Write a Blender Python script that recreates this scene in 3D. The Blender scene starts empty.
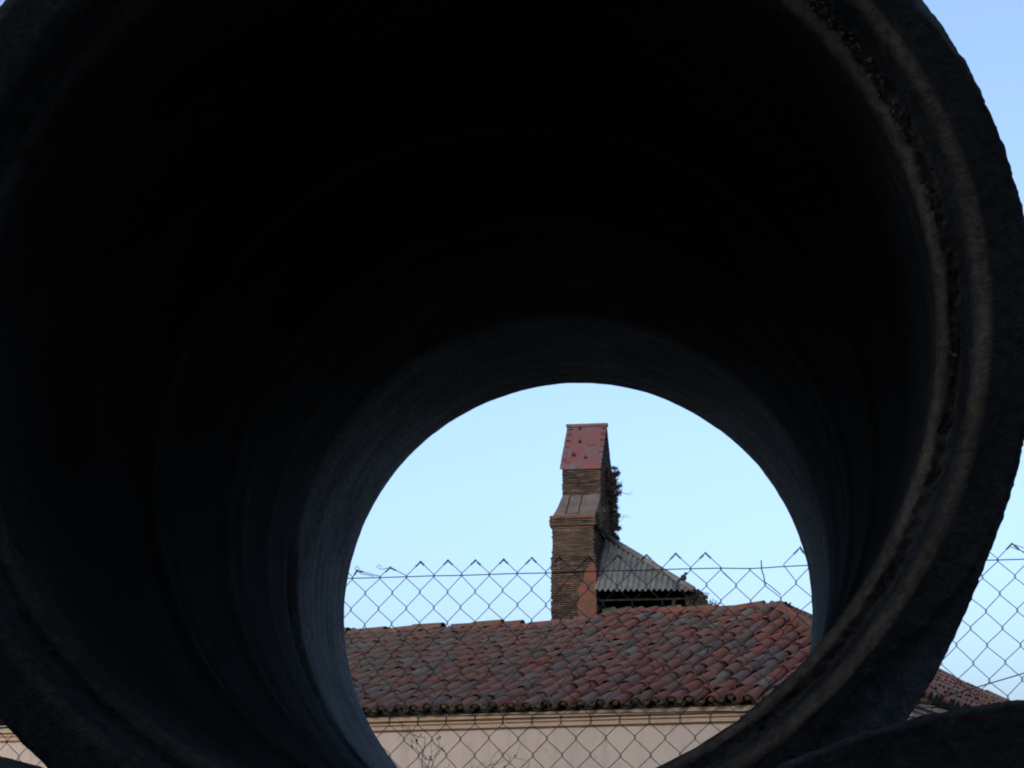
import bpy, bmesh, math, random
from mathutils import Vector, Matrix, noise
random.seed(7)
R = math.radians
PI = math.pi
sc = bpy.context.scene

# ------------------------------------------------------------------ camera
CAM_H = 1.05
PITCH = 15.48
cam_d = bpy.data.cameras.new('camera')
cam = bpy.data.objects.new('camera', cam_d)
sc.collection.objects.link(cam)
cam_d.sensor_width = 36.0
cam_d.lens = 1800 * 36 / 1024
cam_d.clip_start = 0.05
cam_d.clip_end = 3000
cam.location = (0, 0, CAM_H)
cam.rotation_euler = (R(90 + PITCH), 0, 0)
sc.camera = cam

# ------------------------------------------------------------------ sky and sun (early evening, sun low behind the photographer, kept off the yard by the added block behind)
SUN_EL, SUN_AZ = 7.0, 200.0          # azimuth clockwise from +Y (the view direction)
w = bpy.data.worlds.new('World')
sc.world = w
w.use_nodes = True
nt = w.node_tree
nt.nodes.clear()
out = nt.nodes.new('ShaderNodeOutputWorld')
bg = nt.nodes.new('ShaderNodeBackground')
sky = nt.nodes.new('ShaderNodeTexSky')
sky.sky_type = 'NISHITA'
sky.sun_disc = False
sky.sun_elevation = R(SUN_EL)
sky.sun_rotation = R(SUN_AZ)
sky.air_density = 0.5
sky.dust_density = 6.0
sky.ozone_density = 0.95
bg.inputs['Strength'].default_value = 0.15
nt.links.new(sky.outputs[0], bg.inputs['Color'])
nt.links.new(bg.outputs[0], out.inputs['Surface'])

sd = bpy.data.lights.new('sun', 'SUN')
sun = bpy.data.objects.new('sun', sd)
sc.collection.objects.link(sun)
sd.energy = 0.10
sd.angle = R(10)
sd.color = (1.0, 0.86, 0.72)
az, el = R(SUN_AZ), R(SUN_EL)
sdir = Vector((math.sin(az) * math.cos(el), math.cos(az) * math.cos(el), math.sin(el)))
sun.rotation_euler = (-sdir).to_track_quat('-Z', 'Y').to_euler()

sc.view_settings.view_transform = 'Standard'
sc.view_settings.look = 'None'
sc.view_settings.gamma = 1.0
sc.view_settings.exposure = 2.02
sc.render.engine = 'CYCLES'
sc.cycles.filter_width = 2.0
sc.cycles.max_bounces = 8
sc.cycles.diffuse_bounces = 5

# ------------------------------------------------------------------ materials
def mat(name, build):
    m = bpy.data.materials.new(name)
    m.use_nodes = True
    t = m.node_tree
    b = t.nodes['Principled BSDF']
    b.inputs['Specular IOR Level'].default_value = 0.25
    build(t, b)
    return m

def N(t, typ, **kw):
    n = t.nodes.new(typ)
    for k, v in kw.items():
        setattr(n, k, v)
    return n

def tex(t, scale, detail=5, rough=0.6, coord='Object', vscale=None):
    tc = N(t, 'ShaderNodeTexCoord')
    n = N(t, 'ShaderNodeTexNoise')
    n.inputs['Scale'].default_value = scale
    n.inputs['Detail'].default_value = detail
    n.inputs['Roughness'].default_value = rough
    if coord == 'World':
        g = N(t, 'ShaderNodeNewGeometry')
        src = g.outputs['Position']
    else:
        src = tc.outputs[coord]
    if vscale:
        mp = N(t, 'ShaderNodeMapping')
        mp.inputs['Scale'].default_value = vscale
        t.links.new(src, mp.inputs['Vector'])
        src = mp.outputs[0]
    t.links.new(src, n.inputs['Vector'])
    return n.outputs['Fac']

def ramp(t, fac, stops):
    r = N(t, 'ShaderNodeValToRGB')
    e = r.color_ramp.elements
    while len(e) < len(stops):
        e.new(0.5)
    for el_, (p, c) in zip(e, stops):
        el_.position = p
        el_.color = (*c, 1) if len(c) == 3 else c
    t.links.new(fac, r.inputs[0])
    return r.outputs[0]

def mixc(t, fac, a, b, mode='MIX'):
    m = N(t, 'ShaderNodeMix', data_type='RGBA', blend_type=mode)
    for i, v in ((0, fac), (6, a), (7, b)):
        if hasattr(v, 'links') or isinstance(v, bpy.types.NodeSocket):
            t.links.new(v, m.inputs[i])
        else:
            m.inputs[i].default_value = v if i == 0 else (*v, 1)
    return m.outputs[2]

def bump(t, b, h, strength, dist):
    bp = N(t, 'ShaderNodeBump')
    bp.inputs['Strength'].default_value = strength
    bp.inputs['Distance'].default_value = dist
    t.links.new(h, bp.inputs['Height'])
    t.links.new(bp.outputs[0], b.inputs['Normal'])

def simple(name, c0, c1, scale=6, rough=0.9, bs=0.4, bd=0.004, bscale=60, coord='Object', metal=0, vscale=None):
    def f(t, b):
        t.links.new(ramp(t, tex(t, scale, coord=coord, vscale=vscale), [(0.32, c0), (0.68, c1)]), b.inputs['Base Color'])
        b.inputs['Roughness'].default_value = rough
        b.inputs['Metallic'].default_value = metal
        bump(t, b, tex(t, bscale, coord=coord, vscale=vscale), bs, bd)
    return mat(name, f)

def concrete_f(t, b):
    def attr(n):
        q = N(t, 'ShaderNodeAttribute'); q.attribute_name = n; return q.outputs['Fac']
    base = ramp(t, tex(t, 3.5, 8, 0.65), [(0.3, (0.042, 0.046, 0.049)), (0.55, (0.074, 0.078, 0.080)), (0.75, (0.12, 0.122, 0.12))])
    bore_shade = ramp(t, tex(t, 3.0, 8, 0.65), [(0.3, (0.012, 0.014, 0.013)), (0.6, (0.026, 0.028, 0.027)), (0.8, (0.045, 0.047, 0.044))])  # darker concrete that paints the shade inside the bore
    bore_light = ramp(t, tex(t, 5, 8, 0.7), [(0.3, (0.16, 0.17, 0.165)), (0.7, (0.30, 0.31, 0.30))])  # paler far ring and ridges, with daylight and sheen painted into the colour
    chip_sky = ramp(t, tex(t, 16, 8, 0.7), [(0.3, (0.16, 0.20, 0.22)), (0.7, (0.30, 0.35, 0.38))])  # chipped outer edge, blue skylight painted into its colour
    lip_light_col = ramp(t, tex(t, 5, 8, 0.65), [(0.3, (0.26, 0.195, 0.135)), (0.7, (0.46, 0.365, 0.27))])  # cement lip bands with warm light painted into the colour
    c = mixc(t, attr('bore_shade'), base, bore_shade)
    c = mixc(t, attr('bore_light'), c, bore_light)
    c = mixc(t, attr('chip_sky'), c, chip_sky)
    c = mixc(t, attr('lip_light'), c, lip_light_col)
    fine = ramp(t, tex(t, 90, 4, 0.7), [(0.35, (0.55, 0.55, 0.55)), (0.6, (1, 1, 1)), (0.72, (1.3, 1.27, 1.2))])
    c = mixc(t, 1.0, c, fine, 'MULTIPLY')
    st = ramp(t, tex(t, 4, 6, 0.6, vscale=(1, 9, 1)), [(0.42, (0, 0, 0)), (0.62, (0.6, 0.6, 0.6))])
    c = mixc(t, st, c, mixc(t, 0.6, c, (0.012, 0.014, 0.012)))
    t.links.new(c, b.inputs['Base Color'])
    b.inputs['Roughness'].default_value = 0.95
    b.inputs['Specular IOR Level'].default_value = 0.03
    h = N(t, 'ShaderNodeMath', operation='ADD')
    t.links.new(tex(t, 45, 8, 0.75), h.inputs[0])
    t.links.new(tex(t, 220, 3, 0.6), h.inputs[1])
    bump(t, b, h.outputs[0], 0.6, 0.006)
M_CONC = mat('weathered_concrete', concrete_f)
M_PASTE = simple('cement_crumb', (0.16, 0.12, 0.085), (0.36, 0.29, 0.22), 30, 0.9)

def tile_f(src):
    def f(t, b):
        if src == 'object':
            oi = N(t, 'ShaderNodeObjectInfo'); rnd = oi.outputs['Random']
        else:
            g = N(t, 'ShaderNodeNewGeometry'); rnd = g.outputs['Random Per Island']
        base = ramp(t, rnd, [(0.0, (0.14, 0.050, 0.045)), (0.16, (0.21, 0.066, 0.052)), (0.32, (0.16, 0.068, 0.060)),
                             (0.46, (0.095, 0.080, 0.080)), (0.6, (0.18, 0.056, 0.047)), (0.74, (0.105, 0.10, 0.10)),
                             (0.86, (0.20, 0.08, 0.062)), (0.985, (0.14, 0.14, 0.13))])
        # grey crust of old lichen, strongest on the left half of the slope
        g2 = N(t, 'ShaderNodeNewGeometry')
        sx = N(t, 'ShaderNodeSeparateXYZ'); t.links.new(g2.outputs['Position'], sx.inputs[0])
        mr = N(t, 'ShaderNodeMapRange'); mr.inputs[1].default_value = -3; mr.inputs[2].default_value = 4
        mr.inputs[3].default_value = 0.16; mr.inputs[4].default_value = -0.12
        t.links.new(sx.outputs[0], mr.inputs[0])
        ad = N(t, 'ShaderNodeMath', operation='ADD')
        t.links.new(tex(t, 4.5, 7, 0.7, 'World'), ad.inputs[0]); t.links.new(mr.outputs[0], ad.inputs[1])
        crust = ramp(t, ad.outputs[0], [(0.42, (0, 0, 0)), (0.66, (1, 1, 1))])
        c = mixc(t, crust, base, mixc(t, 0.66, base, (0.105, 0.108, 0.10)))
        # patches of yellow-green moss
        ms = ramp(t, tex(t, 9, 6, 0.75, 'World'), [(0.52, (0, 0, 0)), (0.66, (0.8, 0.8, 0.8))])
        c = mixc(t, ms, c, (0.10, 0.095, 0.035))
        fine = ramp(t, tex(t, 40, 5, 0.75, 'World'), [(0.3, (0.36, 0.36, 0.37)), (0.62, (1.04, 1.04, 1.06))])
        c = mixc(t, 1.0, c, fine, 'MULTIPLY')
        t.links.new(c, b.inputs['Base Color'])
        b.inputs['Roughness'].default_value = 0.9
        bump(t, b, tex(t, 60, 6, 0.7, 'World'), 0.5, 0.008)
    return f
M_TILE = mat('clay_tile', tile_f('object'))
M_TILES = mat('clay_tile_mass', tile_f('island'))
M_MOSS = simple('mossy_mortar', (0.03, 0.028, 0.018), (0.105, 0.09, 0.045), 9, 0.95, 0.8, 0.02, 30, 'World')
M_CHAN = simple('dark_channel_tile', (0.022, 0.022, 0.018), (0.07, 0.055, 0.045), 7, 0.95, 0.6, 0.01, 40, 'World')  # channel tiles in a darker tone than the cover tiles
M_RIDGE = simple('ridge_tile_clay', (0.07, 0.06, 0.03), (0.15, 0.065, 0.05), 5, 0.9, 0.6, 0.01, 40, 'World')
def wall_f(t, b):
    c = ramp(t, tex(t, 1.1, 6, 0.6), [(0.3, (0.48, 0.425, 0.395)), (0.7, (0.56, 0.495, 0.46))])
    st = ramp(t, tex(t, 2.2, 7, 0.7, vscale=(3.0, 1, 0.35)), [(0.5, (1, 1, 1)), (0.75, (0.78, 0.76, 0.74))])
    pt = ramp(t, tex(t, 3.5, 7, 0.75), [(0.62, (1, 1, 1)), (0.68, (0.85, 0.83, 0.8))])
    c = mixc(t, 1.0, mixc(t, 1.0, c, st, 'MULTIPLY'), pt, 'MULTIPLY')
    t.links.new(c, b.inputs['Base Color']); b.inputs['Roughness'].default_value = 0.95
    bump(t, b, tex(t, 60, 6, 0.7), 0.3, 0.005)
M_WALL = mat('pink_beige_render', wall_f)
M_CORN = simple('cream_moulding', (0.42, 0.33, 0.25), (0.52, 0.42, 0.33), 2.5, 0.9, 0.3, 0.004, 60)
M_CEDGE = simple('brown_shadow_line', (0.10, 0.055, 0.04), (0.20, 0.11, 0.08), 6, 0.9)  # brown strips that paint the shadow line under each band
M_WIRE = simple('galvanised_wire', (0.045, 0.05, 0.06), (0.10, 0.105, 0.12), 30, 0.7, 0.1, 0.0005, 200, 'World', 0.0)
M_POST = simple('galvanised_post', (0.20, 0.21, 0.22), (0.30, 0.31, 0.32), 8, 0.5, 0.1, 0.001, 80, 'Object', 0.6)
M_GROUND = simple('dry_earth', (0.12, 0.095, 0.07), (0.20, 0.165, 0.12), 0.8, 1.0, 0.8, 0.03, 6, 'World')
M_BARK = simple('grey_twig', (0.05, 0.042, 0.035), (0.11, 0.09, 0.075), 20, 0.9)
M_LEAF = simple('dull_leaf', (0.035, 0.045, 0.02), (0.07, 0.08, 0.04), 14, 0.8, coord='World')
M_IVY = simple('dark_scrub_leaf', (0.012, 0.017, 0.014), (0.028, 0.034, 0.026), 6, 0.9, coord='World')
M_BLOCKER = simple('shade_block_wall', (0.22, 0.18, 0.14), (0.31, 0.25, 0.19), 1.5, 0.95)  # wall of the added shade block; warm tone bounces light to the rim
M_FIBRE = simple('fibre_cement', (0.030, 0.040, 0.058), (0.068, 0.084, 0.108), 2.2, 0.85, 0.4, 0.01, 25, 'Object', 0, (3, 1, 1))
M_FIBRE2 = simple('fibre_cement_ridge', (0.04, 0.044, 0.064), (0.065, 0.07, 0.095), 2.2, 0.85)
M_DARKWOOD = simple('dark_timber', (0.010, 0.010, 0.010), (0.022, 0.021, 0.02), 5, 0.9)
M_DARKWOOD.node_tree.nodes['Principled BSDF'].inputs['Specular IOR Level'].default_value = 0.03
M_GREEN = simple('faded_green_board', (0.010, 0.028, 0.018), (0.022, 0.05, 0.032), 3, 0.8)
M_PLASTER = simple('red_plaster', (0.022, 0.021, 0.020), (0.072, 0.024, 0.021), 2.6, 0.9, 0.8, 0.04, 7)
M_RENDER = simple('grey_brown_render', (0.036, 0.034, 0.042), (0.070, 0.064, 0.074), 2.0, 0.9, 0.5, 0.02, 12)

def cap_f(t, b):
    c = ramp(t, tex(t, 1.6, 7, 0.7), [(0.36, (0.052, 0.044, 0.066)), (0.52, (0.060, 0.030, 0.042)), (0.7, (0.095, 0.026, 0.030))])
    d = ramp(t, tex(t, 2.6, 3, 0.5), [(0.62, (1, 1, 1)), (0.72, (0.45, 0.45, 0.5))])
    c = mixc(t, 1.0, c, d, 'MULTIPLY')
    t.links.new(c, b.inputs['Base Color']); b.inputs['Roughness'].default_value = 0.85
    bump(t, b, tex(t, 9, 6, 0.7), 0.6, 0.04)
M_CAP = mat('red_painted_cap', cap_f)

def brick_f(t, b):
    g = N(t, 'ShaderNodeNewGeometry')
    base = ramp(t, g.outputs['Random Per Island'], [(0, (0.019, 0.017, 0.020)), (0.25, (0.037, 0.030, 0.032)), (0.5, (0.054, 0.040, 0.041)),
                                                  (0.75, (0.036, 0.030, 0.036)), (0.96, (0.066, 0.062, 0.068)), (1, (0.085, 0.045, 0.042))])
    st = ramp(t, tex(t, 0.9, 7, 0.7), [(0.38, (0.42, 0.42, 0.42)), (0.66, (0.95, 0.9, 0.87))])
    t.links.new(mixc(t, 1.0, base, st, 'MULTIPLY'), b.inputs['Base Color'])
    b.inputs['Roughness'].default_value = 0.95
    bump(t, b, tex(t, 12, 6, 0.7), 0.6, 0.02)
M_BRICK = mat('old_thin_brick', brick_f)
M_MORTAR = simple('recessed_mortar', (0.010, 0.009, 0.009), (0.022, 0.018, 0.017), 3, 0.95)

# ------------------------------------------------------------------ helpers
def meshdata(name, V, F, m=None, smooth=False, mats=None, fm=None, nosmooth=None):
    d = bpy.data.meshes.new(name)
    d.from_pydata([tuple(v) for v in V], [], F)
    for mm in (mats or ([m] if m else [])):
        d.materials.append(mm)
    if fm:
        d.polygons.foreach_set('material_index', fm)
    if smooth:
        d.polygons.foreach_set('use_smooth', [True] * len(F))
    d.update()
    return d

def link(name, data, parent=None, loc=None, kind=None):
    o = bpy.data.objects.new(name, data)
    sc.collection.objects.link(o)
    if parent: o.parent = parent
    if loc is not None: o.location = loc
    if kind: o['kind'] = kind
    return o

def thing(name, label, cat, loc=(0, 0, 0), rot=(0, 0, 0), group=None):
    o = bpy.data.objects.new(name, None)
    o.empty_display_size = 0.2
    sc.collection.objects.link(o)
    o.location = loc; o.rotation_euler = rot
    o['label'] = label; o['category'] = cat
    if group: o['group'] = group
    return o

class MB:
    def __init__(s): s.V = []; s.F = []; s.I = []
    def add(s, V, F, mi=0):
        k = len(s.V); s.V += [Vector(v) for v in V]
        s.F += [tuple(i + k for i in f) for f in F]; s.I += [mi] * len(F)
    def box(s, x0, x1, y0, y1, z0, z1, mi=0, jit=0.0, M=None):
        V = [Vector((x, y, z)) for z in (z0, z1) for y in (y0, y1) for x in (x0, x1)]
        if jit: V = [v + Vector((random.uniform(-jit, jit), random.uniform(-jit, jit), random.uniform(-jit, jit))) for v in V]
        if M: V = [M @ v for v in V]
        s.add(V, [(0, 2, 3, 1), (4, 5, 7, 6), (0, 1, 5, 4), (2, 6, 7, 3), (0, 4, 6, 2), (1, 3, 7, 5)], mi)
    def prism(s, poly, axis_pts, mi=0):
        # poly: list of Vector for one end, axis_pts: offset Vector to the other end
        n = len(poly); V = list(poly) + [p + axis_pts for p in poly]
        F = [tuple(range(n - 1, -1, -1)), tuple(range(n, 2 * n))] + [(i, (i + 1) % n, n + (i + 1) % n, n + i) for i in range(n)]
        s.add(V, F, mi)
    def tube(s, pts, r, n=5, mi=0, r1=None, cap=True):
        pts = [Vector(p) for p in pts]; m = len(pts); V = []; F = []
        prev = None
        for i, p in enumerate(pts):
            d = (pts[min(i + 1, m - 1)] - pts[max(i - 1, 0)])
            d = d.normalized() if d.length > 1e-9 else Vector((0, 0, 1))
            a = prev if prev else d.orthogonal().normalized()
            a = (a - d * a.dot(d)); a = a.normalized() if a.length > 1e-6 else d.orthogonal().normalized()
            prev = a; b_ = d.cross(a)
            rr = r if r1 is None else r + (r1 - r) * i / (m - 1)
            V += [p + (a * math.cos(2 * PI * k / n) + b_ * math.sin(2 * PI * k / n)) * rr for k in range(n)]
        for i in range(m - 1):
            F += [(i * n + k, i * n + (k + 1) % n, (i + 1) * n + (k + 1) % n, (i + 1) * n + k) for k in range(n)]
        if cap:
            F += [tuple(range(n - 1, -1, -1)), tuple((m - 1) * n + k for k in range(n))]
        s.add(V, F, mi)
    def data(s, name, mats, smooth=False):
        return meshdata(name, s.V, s.F, mats=mats if isinstance(mats, list) else [mats], fm=s.I, smooth=smooth)
    def build(s, name, mats, parent=None, smooth=False, kind=None):
        return link(name, s.data(name, mats, smooth), parent, kind=kind)

def fbm(x, y, z, o=4):
    return noise.fractal(Vector((x, y, z)), 1.0, 2.0, o)

# ------------------------------------------------------------------ ground
gb = MB()
gs = [-600, -200, -80, -40, -20, -12, -6, -3, 0, 3, 6, 12, 20, 40, 80, 200, 600]
nG = len(gs)
gb.add([(x, y + 20, 0.0 if abs(x) > 20 else 0.02 * noise.noise(Vector((x, y, 0)))) for y in gs for x in gs],
       [(j * nG + i, j * nG + i + 1, (j + 1) * nG + i + 1, (j + 1) * nG + i) for j in range(nG - 1) for i in range(nG - 1)])
g = gb.build('ground', M_GROUND, None, True, 'structure')

# added unseen block behind the photographer, put in to keep the low sun and much of the bright sky off the yard
wt = thing('added_shade_block', 'unseen block added behind the photographer to shade the stacked pipes and yard', 'building', (0, -6.0, 0))
wb = MB(); wb.box(-32, 32, -10, 0, -0.05, 13.7); wb.build('wall', M_BLOCKER, wt)
wb = MB(); wb.box(-32.2, 32.2, -10.2, 0.25, 13.7, 14.0); wb.build('coping', M_CORN, wt)
for fz in range(4):
    for fx in range(-9, 10):
        wb = MB(); x0 = fx * 3.3
        wb.box(x0 - 0.6, x0 + 0.6, 0.004, 0.05, 1.3 + fz * 3.1, 2.7 + fz * 3.1)
        f_ = wb.build('window', M_DARKWOOD, wt)
        wb = MB(); wb.box(x0 - 0.7, x0 + 0.7, 0.004, 0.16, 1.2 + fz * 3.1, 1.297 + fz * 3.1); wb.build('sill', M_CORN, f_)

# ------------------------------------------------------------------ concrete pipes
LEN = 2.13
RB = 0.50
RO = 0.588
def sstep(a, b, x):
    t = max(0, min(1, (x - a) / (b - a))); return t * t * (3 - 2 * t)
def chamfer_w(th):
    a = math.degrees(th) % 360
    if a > 180: a -= 360
    wv = 0.004 + 0.003 * abs(noise.noise(Vector((a * 0.05, 1, 2))))
    wv += 0.030 * math.exp(-((a + 44) / 11) ** 2)
    wv += 0.013 * math.exp(-((a - 33) / 7) ** 2) * (0.6 + 0.4 * noise.noise(Vector((a * 0.4, 5, 2))))
    wv += 0.006 * math.exp(-((a - 48) / 5) ** 2)
    return wv
def pipe_mesh(NT=1080):
    prof = []   # (r, t, zone)
    # bore from far end to near end
    nb = 78
    for i in range(nb):
        t = LEN - 0.012 - (LEN - 0.012 - 0.075) * (i / (nb - 1)) ** 1.0
        prof.append((RB, t, 'bore'))
    prof = [(RB + 0.006, LEN, 'end')] + prof
    for r, t, z in [(RB, 0.068, 'lipin'), (RB + 0.0012, 0.060, 'lipin'), (RB + 0.0045, 0.053, 'lipin'), (RB + 0.0095, 0.048, 'lipin'),
                    (RB + 0.0125, 0.0465, 'crumb'), (RB + 0.016, 0.0475, 'crumb'), (RB + 0.0195, 0.047, 'crumb'), (RB + 0.0225, 0.047, 'crumb'),
                    (RB + 0.0240, 0.042, 'socket'), (RB + 0.0250, 0.034, 'socket'), (RB + 0.0262, 0.026, 'socket'), (RB + 0.0275, 0.019, 'socket'),
                    (RB + 0.0288, 0.0125, 'lip'), (RB + 0.0310, 0.0075, 'lip'), (RB + 0.0345, 0.0035, 'lip'), (RB + 0.0385, 0.001, 'lip'), (RB + 0.0425, 0.0, 'lip')]:
        prof.append((r, t, z))
    r0 = RB + 0.0425
    face = [0.12, 0.3, 0.5, 0.7, 0.85, 0.95, 1.0]
    for q in face: prof.append((q, 0.0, 'face'))          # q = fraction to the chamfer edge
    prof.append((0.5, 0.0, 'cham')); prof.append((1.0, 0.0, 'cham'))
    for t in (0.05, 0.08, 0.13, 0.2, 0.26):
        prof.append((RO - 0.0005, t, 'out'))
    prof.append((RO - 0.012, 0.32, 'out'))
    for t in [0.42 + 0.19 * i for i in range(10)]:
        prof.append((RO - 0.016, min(t, LEN - 0.004), 'out'))
    prof.append((RO - 0.02, LEN, 'end')); prof.append((RO - 0.05, LEN, 'end'))
    NP = len(prof)
    V = []
    for k in range(NT):
        th = 2 * PI * k / NT
        cx, cz = math.cos(th), math.sin(th)
        wv = chamfer_w(th)
        RO_ = RO + 0.013 * math.exp(-((math.degrees(th) - 141) / 12) ** 2) + 0.020 * math.exp(-(((math.degrees(th) + 180) % 360 - 180 + 45) / 12) ** 2) + 0.006 * math.exp(-(((math.degrees(th) + 180) % 360 - 180 - 38) / 14) ** 2)
        rf = RO_ - wv - (RO_ - RO)
        deg = math.degrees(th) % 360
        right = math.exp(-(((deg + 180) % 360 - 180 - 25) / 55.0) ** 2)      # crumbled side
        for (r, t, z) in prof:
            big = 0.0018 * noise.noise(Vector((cx * 2, cz * 2, t * 1.5)))
            if z == 'bore':
                n1 = noise.noise(Vector((cx * 3, cz * 3, t * 22))) * 0.0016
                n2 = fbm(cx * 14, cz * 14, t * 18) * 0.0009
                # faint formwork steps: wide shallow ridges round the bore
                rid = 0.0
                for tr, h, wd in ((0.70, 0.010, 0.022), (0.80, 0.004, 0.012), (1.10, 0.010, 0.020), (1.22, 0.005, 0.012), (1.40, 0.006, 0.014)):
                    rid += h * math.exp(-((t - tr - 0.01 * noise.noise(Vector((cx, cz, tr * 9)))) / wd) ** 2)
                # narrow crack low on the left near the far end
                if 172 < deg < 262:
                    amt = sstep(172, 178, deg) * (1 - sstep(245, 262, deg))
                    tc = 1.60 + 0.006 * noise.noise(Vector((deg * 0.12, 0, 0)))
                    rid -= 0.034 * amt * math.exp(-((t - tc) / 0.020) ** 2)
                rr = r + big + n1 + n2 - rid
                tt = t
            elif z in ('lipin', 'socket', 'lip'):
                am = 0.0009 + (0.0008 * right if z != 'lip' else 0)
                if z == 'socket': am += 0.0008
                rr = r + big + am * fbm(cx * 22, cz * 22, t * 60)
                tt = t + 0.0012 * fbm(cx * 16 + 5, cz * 16, t * 10)
            elif z == 'crumb':
                rr = r + big + (0.0015 + 0.0055 * right) * fbm(cx * 34, cz * 34, t * 40 + r * 90)
                tt = t + (0.002 + 0.008 * right) * abs(fbm(cx * 26 + 9, cz * 26, r * 120))
            elif z == 'face':
                rr = r0 + (rf - r0) * r
                tt = 0.0010 * fbm(cx * 18, cz * 18, rr * 40) + (0.0016 * fbm(cx * 40, cz * 40, 3) if r >= 0.95 else 0)
                rr += (0.0018 * fbm(cx * 30, cz * 30, 7) if r >= 0.95 else 0) + big
            elif z == 'cham':
                rr = rf + (RO_ - rf) * r + big + 0.0009 * fbm(cx * 30 + 2, cz * 30, r * 3) + 0.0011 * 0.7 * fbm(cx * 150 + 2, cz * 150, r * 3, 2)
                chip_sky = max(0, fbm(cx * 15 + 30, cz * 15, 1) - 0.2) * 0.002 + 0.0009 * fbm(cx * 60, cz * 60, 2)  # notch depth along the edge, shape only
                rr -= chip_sky
                tt = (0.8 * wv + 0.004) * r + 0.001 * fbm(cx * 25, cz * 25, r)
            elif z == 'out':
                rr = r + (RO_ - RO if t < 0.3 else 0) + big + 0.0008 * fbm(cx * 16, cz * 16, t * 14) + 0.0006 * fbm(cx * 150, cz * 150, t * 90, 2)
                if t < 0.06: rr -= max(0, fbm(cx * 15 + 30, cz * 15, 1) - 0.2) * 0.002 + 0.0009 * fbm(cx * 60, cz * 60, 2)
                tt = t
            else:
                rr = r + big + 0.001 * fbm(cx * 30, cz * 30, r * 10); tt = t + 0.001 * fbm(cx * 25, cz * 25, r * 5)
            V.append((rr * cx, tt, rr * cz))
    F = []
    for k in range(NT):
        a = k * NP; b_ = ((k + 1) % NT) * NP
        for i in range(NP):
            j = (i + 1) % NP
            F.append((a + i, a + j, b_ + j, b_ + i))
    d = meshdata('pipe_barrel', V, F, smooth=True, mats=[M_CONC])
    lip_light_v = {RB: 0.25}
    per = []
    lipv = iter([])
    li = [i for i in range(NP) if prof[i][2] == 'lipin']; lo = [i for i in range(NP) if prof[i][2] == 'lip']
    lip_light_ring = [0.0] * NP
    for i, v in zip(li, (0.2, 0.6, 1.0, 0.8)): lip_light_ring[i] = v
    for i, v in zip(lo, (0.15, 0.5, 0.9, 1.0, 0.8)): lip_light_ring[i] = v
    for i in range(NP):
        if prof[i][2] == 'bore' and prof[i][1] < 0.11: lip_light_ring[i] = 0.12
        if prof[i][2] == 'crumb': lip_light_ring[i] = 0.25
    lip_light = []; bore_light = []; bore_shade = []; chip_sky_vals = []
    for k in range(NT):
        deg = 360.0 * k / NT
        sd_ = (deg + 180) % 360 - 180
        ch = max(math.exp(-((sd_ + 47) / 13) ** 2), 0.8 * math.exp(-((sd_ - 36) / 9) ** 2), 0.3 * math.exp(-((sd_ - 141) / 9) ** 2))
        for i in range(NP):
            r_, t_, z_ = prof[i]
            lip_light.append(lip_light_ring[i] * (0.12 + 0.88 * math.exp(-((sd_ - 10) / 75.0) ** 4)) * (0.8 + 0.3 * noise.noise(Vector((deg * 0.06, i, 0)))))  # painted lip light: strong on the right, faded on the left
            if z_ in ('bore', 'end'):
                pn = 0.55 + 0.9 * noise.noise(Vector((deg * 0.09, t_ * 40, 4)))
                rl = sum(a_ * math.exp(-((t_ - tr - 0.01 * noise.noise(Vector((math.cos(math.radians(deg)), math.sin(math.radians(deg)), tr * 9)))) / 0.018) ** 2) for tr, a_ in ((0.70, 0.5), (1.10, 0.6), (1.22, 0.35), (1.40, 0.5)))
                bore_light.append(min(1.0, sstep(1.585, 1.66, t_) + rl * max(0, pn)))  # painted brightness at the far end and along the ridges
            else: bore_light.append(0.0)
            bore_shade.append((0.4 + 0.6 * sstep(0.1, 0.4, t_)) * (1 - 1.0 * sstep(0.9, 1.5, t_)) * (0.75 + 0.5 * noise.noise(Vector((2.2 * math.cos(math.radians(deg)), 2.2 * math.sin(math.radians(deg)), t_ * 7)))) if z_ == 'bore' else 0.0)  # painted shade, deepest mid-bore and weaker toward both ends
            chip_sky_vals.append(ch if z_ == 'cham' or (z_ == 'out' and t_ < 0.3) else 0.0)  # painted skylight on the chamfer and rim at the chipped angles
    for nm, vals in (('lip_light', lip_light), ('bore_light', bore_light), ('bore_shade', bore_shade), ('chip_sky', chip_sky_vals)):
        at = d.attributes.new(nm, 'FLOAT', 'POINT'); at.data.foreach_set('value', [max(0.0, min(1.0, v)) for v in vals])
    return d
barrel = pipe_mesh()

# loose aggregate and mortar crumbs stuck along the joint step
def ico(r, c, sq, mb):
    t = (1 + 5 ** 0.5) / 2
    P = [(-1, t, 0), (1, t, 0), (-1, -t, 0), (1, -t, 0), (0, -1, t), (0, 1, t), (0, -1, -t), (0, 1, -t), (t, 0, -1), (t, 0, 1), (-t, 0, -1), (-t, 0, 1)]
    F = [(0, 11, 5), (0, 5, 1), (0, 1, 7), (0, 7, 10), (0, 10, 11), (1, 5, 9), (5, 11, 4), (11, 10, 2), (10, 7, 6), (7, 1, 8), (3, 9, 4), (3, 4, 2), (3, 2, 6), (3, 6, 8), (3, 8, 9), (4, 9, 5), (2, 4, 11), (6, 2, 10), (8, 6, 7), (9, 8, 1)]
    mb.add([Vector(c) + Vector((p[0] * sq[0], p[1] * sq[1], p[2] * sq[2])) * r / 1.9 * random.uniform(0.7, 1.25) for p in P], F)
cr = MB()
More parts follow.
